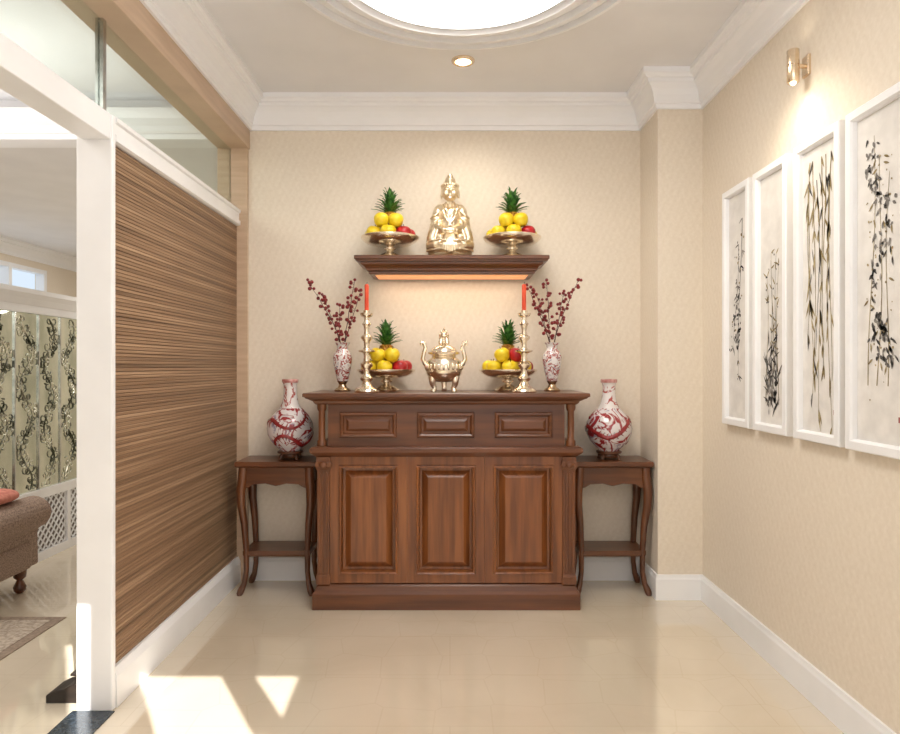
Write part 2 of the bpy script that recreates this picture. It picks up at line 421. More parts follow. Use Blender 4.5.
for s in (-1, 1):
    bm = B(); x = s*.662
    box(bm, x-.033, x+.033, .004, .044, .135, .82)
    for q in (-.018, 0, .018): box(bm, x+q-.004, x+q+.004, -.002, .006, .2, .74)
    pil = obj('pilaster', bm, M['cab'], cab, bevel=.002)
    bm = B(); rect_loft(bm, [(x-.035, x+.035, .0, .038, .752), (x-.042, x+.042, -.01, .038, .77), (x-.042, x+.042, -.01, .038, .79), (x-.036, x+.036, -.004, .038, .8), (x-.036, x+.036, -.004, .038, .822)])
    ball(bm, (x, -.012, .781), (.022, .012, .02), 12, 8)
    obj('capital', bm, M['cab'], pil)
    bm = B(); rect_loft(bm, [(x-.038, x+.038, -.003, .038, .136), (x-.038, x+.038, -.003, .038, .175), (x-.034, x+.034, .001, .038, .19)]); obj('pilaster_base', bm, M['cab'], pil)
bm = B(); rect_loft(bm, [(-.70, .70, .0, D, .824), (-.71, .71, -.01, D, .832), (-.725, .725, -.025, D, .845), (-.73, .73, -.03, D, .85), (-.73, .73, -.03, D, .868), (-.72, .72, -.02, D, .878)]); obj('waist_moulding', bm, M['cab_h'], cab)
bm = B(); box(bm, -.64, .64, .018, D, .878, 1.106); obj('drawer_case', bm, M['cab_h'], cab)
for a, b in ((-.575, -.268), (-.157, .151), (.262, .572)):
    bm = B(); panel(bm, a, b, .925, 1.062, [(0, .018), (0, .01), (.004, .004), (.012, .002), (.018, .006), (.024, .0165), (.034, .0165), (.048, .006), (.052, .005)])
    obj('drawer', bm, M['cab_h'], cab)
for s in (-1, 1):
    bm = B(); lathe(bm, [(.026, .878), (.026, .905), (.019, .912), (.0185, .99), (.018, 1.065), (.024, 1.075), (.026, 1.085), (.026, 1.106)], (s*.676, .035, 0), 20)
    obj('column', bm, M['cab'], cab, True)
bm = B(); rect_loft(bm, [(-.70, .70, .0, D, 1.104), (-.71, .71, -.01, D, 1.112), (-.715, .715, -.014, D, 1.122), (-.735, .735, -.025, D, 1.132), (-.75, .75, -.035, D, 1.138), (-.755, .755, -.038, D, 1.144), (-.765, .765, -.045, D, 1.148), (-.765, .765, -.045, D, 1.162), (-.762, .762, -.042, D, 1.166)]); obj('top', bm, M['dark'], cab)
TOP = 1.166

# ------------------------------------------------------------------ side tables
def make_table(label, x):
    t = thing('side_table', label, 'table', (x, 3.75, 0), 0, 'matching side tables flanking the altar cabinet')
    w = .228; d = .275; H = .766
    bm = B(); rect_loft(bm, [(-w+.012, w-.012, .012, d, H-.034), (-w, w, 0, d, H-.024), (-w, w, 0, d, H-.006), (-w+.005, w-.005, .005, d, H)]); obj('tabletop', bm, M['dark'], t)
    bm = B()
    pts = [(-w+.03, H-.034), (w-.03, H-.034), (w-.03, H-.16), (w-.07, H-.15), (w-.1, H-.132), (.06, H-.128), (.03, H-.135), (0, H-.142), (-.03, H-.135), (-.06, H-.128), (-w+.1, H-.132), (-w+.07, H-.15), (-w+.03, H-.16)]
    prism(bm, pts, 'y', .026, .044); obj('apron', bm, M['dark'], t, bevel=.003)
    for s in (-1, 1):
        bm = B(); box(bm, min(s*(w-.045), s*(w-.028)), max(s*(w-.045), s*(w-.028)), .044, d-.03, H-.13, H-.034); obj('side_apron', bm, M['dark'], t)
    for sx in (-1, 1):
        for y in (.04, d-.03):
            bm = B(); pts = []; rr = []
            sy = -1 if y < .1 else .3
            for z, o, r in ((H-.034, 0, .027), (H-.1, .004, .028), (H-.17, .012, .027), (H-.25, .01, .024), (.4, -.004, .02), (.25, -.012, .017), (.13, -.012, .015), (.06, -.002, .016), (.025, .012, .02), (.008, .018, .018), (0, .018, .014)):
                pts.append((sx*(w-.04+o), y+sy*o, z)); rr.append(r)
            tube(bm, pts, rr, 10); obj('leg', bm, M['dark_v'], t, True)
    bm = B(); rect_loft(bm, [(-w+.04, w-.04, .045, d-.02, .216), (-w+.035, w-.035, .04, d-.015, .226), (-w+.035, w-.035, .04, d-.015, .25)]); obj('lower_shelf', bm, M['dark'], t)
    return t
t1 = make_table('dark wooden cabriole-leg side table between slatted panel and altar cabinet', -.997)
dup(t1, (.932, 3.75, 0), 'dark wooden cabriole-leg side table between altar cabinet and wall pillar')

# big vases and their stands
def make_stand(label, x):
    t = thing('vase_stand', label, 'vase stand', (x, 3.885, .766), 0, 'low wooden vase stands')
    bm = B(); lathe(bm, [(.068, .034), (.074, .038), (.074, .046), (.066, .05)], seg=32); obj('stand_top', bm, M['dark'], t, True)
    bm = B(); lathe(bm, [(.058, .012), (.05, .02), (.05, .03), (.062, .036)], seg=32); obj('waist', bm, M['dark'], t, True)
    for k in range(4):
        a = PI/4+k*PI/2; bm = B(); c, s = math.cos(a), math.sin(a)
        tube(bm, [(.05*c, .05*s, .03), (.064*c, .064*s, .02), (.066*c, .066*s, .008), (.07*c, .07*s, 0)], [.01, .011, .009, .011], 8); obj('foot', bm, M['dark'], t, True)
    return t
VX = (-.94, .935)
st = make_stand('small round dark wooden stand under the left dragon-pattern vase', VX[0])
dup(st, (VX[1], 3.885, .766), 'small round dark wooden stand under the right dragon-pattern vase')
VB = [(0, 0), (.058, 0), (.062, .008), (.084, .028), (.112, .06), (.129, .095), (.134, .13), (.128, .165), (.11, .198), (.084, .226), (.062, .25)]
VN = [(.062, .25), (.048, .278), (.041, .31), (.038, .34), (.037, .375), (.041, .395), (.047, .41), (.046, .415), (.04, .413), (.032, .38), (.03, .3)]
def vase_r(z):
    P = [p for p in VB[1:]+VN[1:7]]
    for (r0, z0), (r1, z1) in zip(P, P[1:]):
        if z0 <= z <= z1 and z1 > z0: return r0+(r1-r0)*(z-z0)/(z1-z0)
    return .04
def on_vase(a, z, sink):
    r = vase_r(z)-sink; return (r*math.cos(a), r*math.sin(a), z)
def make_vase(label, x):
    t = thing('porcelain_vase', label, 'vase', (x, 3.885, .816), 0, 'tall red and white bottle vases')
    bm = B(); lathe(bm, VB, seg=56); obj('body', bm, M['porc'], t, True)
    bm = B(); lathe(bm, VN, seg=40); obj('neck', bm, M['porc_n'], t, True)
    bm = B(); lathe(bm, [(.0462, .398), (.0475, .404), (.0475, .416), (.046, .418), (.0405, .416), (.0405, .4)], seg=40); obj('rim', bm, M['rim'], t, True)
    rnd = random.Random(21)
    bm = B()     # painted dragon winding round the belly
    N_ = 150; path = []
    for k in range(N_+1):
        u = k/N_; a = -2.4+u*2*PI*1.55
        path.append((a, .045+.165*u+.042*math.sin(u*2*PI*3.6)*(1-.3*u)))
    tube(bm, [on_vase(a, z, .010) for a, z in path], [.008+.009*math.sin(PI*min(1, .15+k/N_*.9))**.7 for k in range(N_+1)], 8)
    for k in range(2, N_, 3):
        a, z = path[k]; a2, z2 = path[k+1]; da, dz = (a2-a)*.12, z2-z; L0 = math.hypot(da, dz) or 1
        for sg in (-1, 1):
            h = rnd.uniform(.015, .027); na, nz = -dz/L0*sg*h/.12, da/L0*sg*h
            zz = min(max(z+nz, .03), .3)
            tube(bm, [on_vase(a, z, .003), on_vase(a+na*.6, z+(zz-z)*.6, .0015), on_vase(a+na+.05, zz, .001)], [.005, .004, .0016], 5)
    ah, zh = path[-1]
    ball(bm, on_vase(ah, zh, .004), (.014, .014, .014), 12, 8)
    for q in (-1, 1): tube(bm, [on_vase(ah, zh, .002), on_vase(ah+.3*q, zh+.03, .001), on_vase(ah+.5*q, zh+.05, .001)], [.004, .003, .0015], 5)
    obj('dragon_motif', bm, M['dragon'], t, True)
    return t
v1 = make_vase('tall red and white patterned porcelain vase on side table by slatted panel', VX[0])
dup(v1, (VX[1], 3.885, .816), 'tall red and white patterned porcelain vase on side table by the pillar', rz=2.2)

# ------------------------------------------------------------------ wall shelf
SX = .01; SZ = 1.94; sh = thing('wall_shelf', 'dark wooden wall shelf with moulded edge and warm underlight above altar', 'shelf', (SX, 3.73, SZ))
SD = BACK-3.73
bm = B(); rect_loft(bm, [(-.532, .532, .02, SD, -.034), (-.545, .545, .008, SD, -.03), (-.545, .545, .008, SD, -.025), (-.553, .553, 0, SD, -.02), (-.553, .553, 0, SD, -.004), (-.549, .549, .004, SD, 0)]); obj('shelf_board', bm, M['dark'], sh)
bm = B(); rect_loft(bm, [(-.47, .47, .085, SD, -.098), (-.478, .478, .075, SD, -.094), (-.478, .478, .075, SD, -.084), (-.49, .49, .06, SD, -.078), (-.492, .492, .058, SD, -.068), (-.502, .502, .046, SD, -.056), (-.516, .516, .034, SD, -.048), (-.52, .52, .03, SD, -.042), (-.52, .52, .03, SD, -.034)]); obj('cove_moulding', bm, M['cab_h'], sh)
bm = B(); rect_loft(bm, [(-.44, .44, .12, SD-.04, -.102), (-.446, .446, .114, SD-.04, -.098)]); obj('lit_underside', bm, M['underside_glow'], sh)  # glowing panel stands in for the warm-lit wood of the shelf underside

# ------------------------------------------------------------------ seated statue
st = thing('seated_statue', 'champagne-gold seated robed deity statue in center of wall shelf', 'statue', (0, 3.88, SZ))
bm = B()
lathe(bm, [(0, 0), (.132, 0), (.136, .006), (.132, .014), (.122, .018), (.12, .03), (0, .03)], seg=72, sy=.78, mod=lambda a, z: 1+.03*abs(math.cos(9*a)))
obj('lotus_base', bm, M['satin'], st, True)
bm = B()
lathe(bm, [(0, .02), (.118, .02), (.128, .03), (.132, .05), (.126, .075), (.108, .095), (.08, .112), (0, .12)], seg=64, sy=.7)
for s in (-1, 1):
    ball(bm, (s*.1, -.04, .07), (.042, .046, .04))                                   # knees
    tube(bm, [(s*.118, -.05, .07), (s*.08, -.085, .068), (s*.03, -.098, .062), (-s*.03, -.096, .058)], [.03, .032, .03, .022], 12)   # shins
    capsule(bm, (s*.072, .012, .284), (s*.092, .0, .19), .027, .029)                    # upper arm sleeves
    capsule(bm, (s*.09, -.004, .186), (s*.034, -.078, .15), .03, .021)                  # forearms
    tube(bm, [(s*.09, -.015, .18), (s*.097, -.03, .145), (s*.106, -.035, .11), (s*.112, -.03, .08)], [.028, .032, .03, .025], 12)   # hanging sleeve
    ball(bm, (s*.046, .012, .3), (.042, .032, .026))                                   # shoulder slope
    ball(bm, (s*.056, -.015, .122), (.048, .05, .048))                                 # robe in the lap
    for q in range(2):                                                                # collar folds
        o = q*.018
        tube(bm, [(s*(.026+o), -.008-.002*q, .33-o*.5), (s*(.026+o), -.04, .298-o*.6), (s*(.016+o*.75), -.063-.001*q, .25-o*.7), (-s*.004+s*o*.3, -.072, .2-o*.6), (-s*.012, -.071, .175)], .006, 8)
    for q in range(3):                                                                # sleeve folds
        tube(bm, [(s*(.066+.017*q), -.044+.011*q, .205-.006*q), (s*(.076+.017*q), -.067+.016*q, .15), (s*(.088+.017*q), -.077+.02*q, .1)], .0068, 8)
    for q in range(2):                                                                # upper arm folds
        tube(bm, [(s*.06, -.024, .276-.036*q), (s*.09, -.03, .248-.036*q), (s*.115, -.01, .236-.034*q)], .006, 8)
    for q in range(3):                                                                # leg folds
        tube(bm, [(s*.02, -.131+.004*q, .086-.024*q), (s*.06, -.123+.004*q, .094-.026*q), (s*.1, -.099+.004*q, .09-.025*q), (s*.136, -.058, .08-.022*q)], .0066, 8)
ball(bm, (0, .014, .14), (.07, .058, .06)); ball(bm, (0, .012, .2), (.062, .05, .07)); ball(bm, (0, .012, .258), (.066, .046, .054))
capsule(bm, (0, .008, .29), (0, .002, .36), .023, .02)
for q in range(-3, 4):                                                                # robe fall fanning over the base
    a = abs(q)
    tube(bm, [(q*.006, -.086, .135), (q*.009, -.117+.002*a, .1), (q*.0125, -.131+.003*a, .06), (q*.0145, -.133+.005*a, .018+.006*a)], [.0095, .0105, .010, .008], 10)
fuse(obj('body', bm, M['satin'], st, True), .003, 1)
for s in (-1, 1):
    bm = B(); ball(bm, (s*.02, -.098, .152), (.017, .012, .01))
    for f in range(4): tube(bm, [(s*.013, -.104+f*.004, .148+f*.004), (-s*.001, -.111+f*.004, .149+f*.004), (-s*.013, -.107+f*.003, .151+f*.004)], [.004, .0038, .003], 8)
    tube(bm, [(s*.022, -.098, .16), (s*.012, -.104, .171), (s*.003, -.105, .177)], [.0046, .0042, .0032], 8)
    obj('hand', bm, M['satin'], st, True)
bm = B(); H = .396; G = 1.12
def hb(x, y, z, r, *a):
    rr = tuple(q*G for q in r) if isinstance(r, tuple) else r*G
    ball(bm, (x*G, y*G, H+z*G), rr, *a)
hb(0, 0, 0, (.043, .046, .05), 24, 16); hb(0, -.012, -.024, (.034, .034, .03), 20, 12)
tube(bm, [(0, -.044*G, H+.012*G), (0, -.049*G, H+.002*G), (0, -.054*G, H-.009*G)], [.004, .006, .0085], 10); hb(0, -.047, -.011, (.0085, .006, .005))
hb(0, -.044, -.024, (.0115, .005, .003)); hb(0, -.043, -.029, (.009, .0055, .0035)); hb(0, -.039, -.043, (.013, .009, .009))
for s in (-1, 1):
    hb(s*.016, -.0415, .003, (.0095, .005, .004)); hb(s*.022, -.034, -.016, (.014, .011, .015))
    tube(bm, [(s*.007, -.0455*G, H+.015*G), (s*.018, -.044*G, H+.018*G), (s*.033, -.035*G, H+.011*G)], .0026, 8)
    hb(s*.044, .002, -.01, (.006, .011, .028))
fuse(obj('head', bm, M['satin'], st, True), .0024, 1)
bm = B()
hb(0, .01, .02, (.047, .046, .034), 24, 16); hb(0, .008, .052, (.03, .03, .029), 20, 14); hb(0, .007, .078, (.017, .017, .018), 14, 10)
for k in range(11):
    a = -PI/2+(k-5)*.3; c, s = math.cos(a), math.sin(a)
    hb(.043*c, .006+.043*s, .03, (.007, .007, .009), 8, 6)
hb(0, -.034, .046, (.009, .006, .014), 10, 8)
fuse(obj('headdress', bm, M['satin'], st, True), .0026, 1)

# ------------------------------------------------------------------ fruit offerings
def make_dish(label, loc):
    t = thing('fruit_dish', label, 'fruit dish', loc, 0, 'footed metal fruit dishes')
    bm = B(); lathe(bm, [(0, 0), (.08, 0), (.085, .006), (.08, .013), (.066, .017), (.06, .023), (.044, .028), (.034, .034)], seg=40); obj('foot', bm, M['silver'], t, True)
    bm = B(); lathe(bm, [(.034, .034), (.022, .04), (.02, .047), (.034, .053), (.036, .058), (.034, .063), (.022, .068), (.03, .076)], seg=32); obj('stem', bm, M['silver'], t, True)
    bm = B(); lathe(bm, [(0, .074), (.05, .074), (.095, .079), (.13, .088), (.152, .1), (.164, .112), (.17, .118), (.17, .126), (.16, .124), (.145, .11), (.13, .1), (0, .1)], seg=48)
    obj('bowl', bm, M['silver'], t, True)
    return t
FK = 1.2
def fruit_proto(name, mat):
    bm = B(); k = FK
    pr = [(0, -.027), (.01, -.032), (.02, -.031), (.031, -.02), (.037, 0), (.036, .012), (.029, .024), (.018, .031), (.009, .03), (0, .024)]
    pr2 = []
    for (a, b), (c, d) in zip(pr, pr[1:]): pr2 += [(a*k, b*k), ((a+c)/2*k*1.015, (b+d)/2*k*1.015)]
    pr2.append((0, .024*k))
    pr2[1] = (pr2[1][0], -.030*k); pr2[-2] = (.005*k, .0275*k)
    lathe(bm, pr2, seg=28); o = obj(name, bm, mat, None, True)
    bm = B(); tube(bm, [(0, 0, .028), (.001, 0, .038), (.004, 0, .048)], [.0024, .002, .0024], 6); obj('stem', bm, M['stem'], o)
    return o
def make_pineapple(label, loc):
    t = thing('pineapple', label, 'pineapple', loc, 0, 'pineapples on the fruit dishes')
    H = .172
    bm = B(); pr = []
    rad = lambda z: .046*math.sin(PI*(.16+.70*z/H))**.6
    for k in range(13): pr.append((rad(H*k/12), H*k/12))
    lathe(bm, [(0, 0)]+pr+[(0, H)], seg=28)
    for k in range(10):
        for q in range(12):
            z = .012+.0165*k; a = 2*PI*(q+.5*(k % 2))/12; r = rad(z)-.001
            ball(bm, (r*math.cos(a), r*math.sin(a), z), (.0085, .0085, .0075), 6, 4)
    obj('body', bm, M['pine'], t, True)
    bm = B(); rnd = random.Random(3)
    for lay in range(8):
        for q in range(10):
            a = 2*PI*q/10+lay*.37; sp = (.09-.0085*lay)*rnd.uniform(.65, 1.15); h = (.03+.0142*lay)*rnd.uniform(.78, 1.14)
            c, s = math.cos(a), math.sin(a); z0 = H-.008+lay*.003
            P = [Vector((.014*c, .014*s, z0)), Vector((sp*.42*c, sp*.42*s, z0+h*.55)), Vector((sp*.78*c, sp*.78*s, z0+h*.92)), Vector((sp*1.08*c, sp*1.08*s, z0+h))]
            W = [.007, .009, .0065, .0006]; T = Vector((-s, c, 0))
            A = [(bm.verts.new(p+T*w), bm.verts.new(p-T*w)) for p, w in zip(P, W)]
            Q = [bm.verts.new(p+Vector((c*.002, s*.002, -.002))) for p in P]
            for i in range(3):
                face(bm, (A[i][0], Q[i], Q[i+1], A[i+1][0])); face(bm, (Q[i], A[i][1], A[i+1][1], Q[i+1]))
    obj('leaf_crown', bm, M['leaf'], t, True)
    return t
DISH = [(-.352, 3.87, SZ, 'left end of the wall shelf', 'left shelf dish'), (.364, 3.87, SZ, 'right end of the wall shelf', 'right shelf dish'),
        (-.372, 3.85, TOP, 'left side of the altar top', 'left altar dish'), (.338, 3.85, TOP, 'right side of the altar top', 'right altar dish')]
LOW = ['front', 'front right', 'right', 'back right', 'back left', 'left', 'front left']
UP = ['front right', 'front left']
COLS = [('yrryyyy', 'yy'), ('yryyyyy', 'yy'), ('yrryyyy', 'yy'), ('yyryyyy', 'ry')]
dish0 = pine0 = None; protos = {}
for di, (x, y, z, where, short) in enumerate(DISH):
    lab = 'footed champagne metal dish holding fruit and pineapple on ' + where
    if dish0 is None: dish0 = make_dish(lab, (x, y, z))
    else: dup(dish0, (x, y, z), lab)
    lab = 'pineapple with green leaf crown rising from fruit dish on ' + where
    if pine0 is None: pine0 = make_pineapple(lab, (x, y, z+.1))
    else: dup(pine0, (x, y, z+.1), lab, rz=di*.7)
    spots = []
    for k in range(7):
        a = -PI/2+2*PI*k/7; spots.append((x+.109*math.cos(a), y+.109*math.sin(a), z+.1+.0385, COLS[di][0][k], 'lower ' + LOW[k]))
    for k, q in enumerate((.5, 6.5)):
        a = -PI/2+2*PI*q/7; spots.append((x+.094*math.cos(a), y+.094*math.sin(a), z+.1+.0385+.071, COLS[di][1][k], 'upper ' + UP[k]))
    for fx, fy, fz, col, wd in spots:
        nm = 'yellow_fruit' if col == 'y' else 'red_apple'
        lab = ('round yellow fruit' if col == 'y' else 'shiny red apple') + ' at ' + wd + ' of ' + short
        grp = ('yellow fruit' if col == 'y' else 'red apples') + ' on the fruit dishes'
        if col not in protos:
            o = fruit_proto(nm, M['yellow'] if col == 'y' else M['red']); protos[col] = o
            o.location = (fx, fy, fz); tag(o, lab, 'fruit', grp)
        else: o = dup(protos[col], (fx, fy, fz), lab)
        o.rotation_euler = (random.uniform(-.25, .25), random.uniform(-.25, .25), random.uniform(0, 6))

# ------------------------------------------------------------------ candlesticks and candles
def make_candlestick(label, x):
    t = thing('candlestick', label, 'candlestick', (x, 3.62, TOP), 0, 'tall turned metal candlesticks')
    bm = B(); lathe(bm, [(0, 0), (.066, 0), (.069, .008), (.064, .018), (.055, .026), (.038, .034), (.026, .05), (.022, .06)], seg=40); obj('base', bm, M['silver'], t, True)
    bm = B(); lathe(bm, [(.022, .06), (.034, .07), (.036, .08), (.022, .092), (.016, .11), (.02, .13), (.034, .145), (.036, .158), (.018, .172), (.015, .2), (.02, .215), (.046, .224), (.048, .23), (.02, .238),
                        (.014, .25), (.018, .28), (.032, .296), (.032, .306), (.016, .318), (.013, .34), (.018, .365), (.026, .375), (.014, .39), (.013, .41)], seg=36); obj('stem', bm, M['silver'], t, True)
    bm = B(); lathe(bm, [(.013, .41), (.03, .418), (.036, .43), (.036, .436), (.018, .434), (.018, .45), (.0125, .45), (.0125, .438), (0, .438)], seg=36); obj('drip_pan', bm, M['silver'], t, True)
    return t
KX = (-.457, .406)
c1 = make_candlestick('tall turned champagne metal candlestick left of the incense burner', KX[0])
dup(c1, (KX[1], 3.62, TOP), 'tall turned champagne metal candlestick right of the incense burner')
cd = thing('candle', 'slim red candle standing in the left candlestick', 'candle', (KX[0], 3.62, TOP+.438), 0, 'slim red candles')
bm = B(); lathe(bm, [(0, 0), (.012, 0), (.0115, .1), (.012, .148), (.008, .156), (0, .154)], seg=20); obj('wax', bm, M['candle'], cd, True)
bm = B(); tube(bm, [(0, 0, .152), (.001, 0, .16), (.003, 0, .168)], .0014, 6); obj('wick', bm, M['wick'], cd)
dup(cd, (KX[1], 3.62, TOP+.438), 'slim red candle standing in the right candlestick')

# ------------------------------------------------------------------ incense burner
ib = thing('incense_burner', 'champagne metal incense burner with two curled handles and lion lid', 'incense burner', (-.034, 3.72, TOP))
bm = B(); lathe(bm, [(0, .055), (.04, .056), (.08, .072), (.1, .106), (.105, .14), (.097, .172), (.074, .192), (.069, .2), (.073, .206), (.089, .212), (.091, .222), (.083, .226), (0, .224)], seg=48)
for k in range(24):
    a = 2*PI*k/24; ball(bm, (.101*math.cos(a), .101*math.sin(a), .14), (.009, .009, .018), 8, 6)
obj('bowl', bm, M['silver'], ib, True)
for k in range(3):
    a = -PI/2+PI/3+k*2*PI/3; c, s = math.cos(a), math.sin(a); bm = B()
    tube(bm, [(.05*c, .05*s, .1), (.075*c, .075*s, .075), (.072*c, .072*s, .045), (.06*c, .06*s, .022), (.066*c, .066*s, .008), (.07*c, .07*s, 0)], [.026, .025, .017, .014, .017, .017], 12); obj('leg', bm, M['silver'], ib, True)
for s in (-1, 1):
    bm = B(); tube(bm, [(s*.085, 0, .15), (s*.106, 0, .155), (s*.119, 0, .185), (s*.112, 0, .222), (s*.104, 0, .25), (s*.112, 0, .276), (s*.127, 0, .28), (s*.13, 0, .262)], [.012, .013, .013, .012, .012, .013, .012, .006], 10); obj('handle', bm, M['silver'], ib, True)
bm = B(); lathe(bm, [(.078, .224), (.074, .236), (.058, .252), (.034, .264), (.02, .27), (0, .27)], seg=40); obj('lid', bm, M['silver'], ib, True)
bm = B(); ball(bm, (0, .008, .288), (.025, .034, .022)); ball(bm, (0, -.014, .318), (.021, .021, .022)); ball(bm, (0, -.034, .312), (.012, .011, .010))
for s in (-1, 1):
    ball(bm, (s*.015, -.008, .339), (.006, .005, .009)); capsule(bm, (s*.015, -.02, .3), (s*.018, -.03, .272), .007, .008); ball(bm, (s*.022, .02, .28), (.011, .018, .014))
    for q in range(3): tube(bm, [(s*.012, -.004+.005*q, .325-.012*q), (s*.024, .002+.005*q, .322-.012*q), (s*.029, .006+.005*q, .333-.012*q)], [.006, .005, .002], 6)
tube(bm, [(0, .036, .285), (.003, .05, .31), (-.003, .044, .34), (.004, .03, .368)], [.008, .011, .012, .002], 8)
fuse(obj('lion_finial', bm, M['silver'], ib, True), .0026, 1)

# ------------------------------------------------------------------ berry vases
BX = (-.617, .586); BY = 3.79
def make_berry_vase(label, x):
    t = thing('berry_vase', label, 'vase', (x, BY, TOP), 0, 'small painted vases holding berry branches')
    bm = B(); lathe(bm, [(0, 0), (.045, 0), (.047, .008), (.04, .016), (.026, .024), (.02, .04), (.026, .052), (.032, .06)], seg=36); obj('metal_foot', bm, M['bronze'], t, True)
    bm = B(); lathe(bm, [(.03, .06), (.034, .075), (.044, .12), (.053, .165), (.055, .195), (.048, .22), (.033, .236), (.03, .25), (.032, .262), (.042, .276), (.044, .28), (.038, .28), (.026, .258), (.026, .24), (.02, .2)], seg=40); obj('body', bm, M['porc2'], t, True)
    return t
bv = make_berry_vase('small painted porcelain vase with berry branches at left end of altar', BX[0])
dup(bv, (BX[1], BY, TOP), 'small painted porcelain vase with berry branches at right end of altar', rz=1.5)
berry_mesh = None
def branch(vx, tip, label, seed, grp):
    global berry_mesh
    r = random.Random(seed)
    t = thing('berry_branch', label, 'branch', (vx, BY, TOP+.20), 0, grp)
    tip = Vector((tip[0]-vx, tip[1], tip[2]-TOP-.20)); n = 9
    dirx = .018 if tip.x > 0 else -.018
    pts = []
    for i in range(n+1):
        u = i/n
        p = Vector((dirx*.9*min(1, u*4), tip.y*u*.15, 0))
        if u > .2:
            q = (u-.2)/.8; p.x = dirx*.9+(tip.x-dirx*.9)*q**1.15; p.y = tip.y*q
        p.z = tip.z*(u**.92)
        p += Vector((r.uniform(-.004, .004), r.uniform(-.004, .004), 0)) if 2 < i < n else Vector()
        pts.append(p)
    bm = B(); tube(bm, pts, [.003-.0018*i/n for i in range(n+1)], 6)
    spots = []
    for i in range(3, n+1):
        for q in range(3 if i > 5 else 2):
            f = r.random(); base = pts[i-1].lerp(pts[i], f)
            a = r.uniform(0, 2*PI); o = Vector((math.cos(a)*.02, math.sin(a)*.014, r.uniform(.0, .018)))
            tube(bm, [base, base+o*.5, base+o], .0011, 4); spots.append(base+o)
    spots.append(pts[-1]+Vector((0, 0, .006)))
    obj('stem', bm, M['twig'], t, True)
    for p in spots:
        if berry_mesh is None:
            b_ = B(); ball(b_, (0, 0, 0), .0098, 10, 7); o = obj('berry', b_, M['berry'], t, True); berry_mesh = o.data
        else:
            o = bpy.data.objects.new('berry', berry_mesh); C.objects.link(o); o.parent = t
        o.location = p; s = r.uniform(.8, 1.2); o.scale = (s, s, s)
TIPS_L = [((-.815, -.01, 1.80), 'longest, leaning far left'), ((-.74, .03, 1.72), 'second from left, leaning out'), ((-.64, .04, 1.66), 'short upright one in the middle'), ((-.545, -.01, 1.80), 'tall, leaning right'), ((-.515, .03, 1.745), 'shorter, leaning furthest right')]
TIPS_R = [((.44, -.01, 1.77), 'leaning furthest left'), ((.50, .03, 1.72), 'second from left'), ((.555, .0, 1.80), 'tall upright'), ((.66, .03, 1.74), 'leaning right'), ((.735, -.01, 1.80), 'longest, leaning furthest right')]
for i, (tp, w) in enumerate(TIPS_L): branch(BX[0], tp, 'dark red berry branch in the left altar vase, ' + w, 11+i, 'berry branches in the left vase')
for i, (tp, w) in enumerate(TIPS_R): branch(BX[1], tp, 'dark red berry branch in the right altar vase, ' + w, 31+i, 'berry branches in the right vase')

# ------------------------------------------------------------------ ink paintings
def stroke(bm, pts, w, y=-.0135):
    n = len(pts); L = []
    for i, (x, z) in enumerate(pts):
        a = pts[max(i-1, 0)]; b = pts[min(i+1, n-1)]
        d = Vector((b[0]-a[0], b[1]-a[1]))
        if d.length < 1e-6: d = Vector((0, 1))
        d.normalize(); ww = w[i] if isinstance(w, list) else w
        L.append((bm.verts.new((x-d.y*ww, y, z+d.x*ww)), bm.verts.new((x+d.y*ww, y, z-d.x*ww))))
    for p, q in zip(L, L[1:]): face(bm, (p[0], p[1], q[1], q[0]))
def leaf(bm, x, z, a, l, w, y=-.0135):
    c, s = math.cos(a), math.sin(a); k = random.uniform(-.25, .25)
    stroke(bm, [(x+c*l*u-s*l*k*u*u, z+s*l*u+c*l*k*u*u) for u in (0, .25, .55, .8, 1)], [w*.25, w*.9, w, w*.5, .0003], y)
def dot(bm, x, z, r, y=-.0136):
    vs = [bm.verts.new((x+r*random.uniform(.6, 1.3)*math.cos(2*PI*k/9), y, z+r*random.uniform(.6, 1.3)*math.sin(2*PI*k/9))) for k in range(9)]
    face(bm, vs)
def cl(v, m): return max(-m, min(m, v))
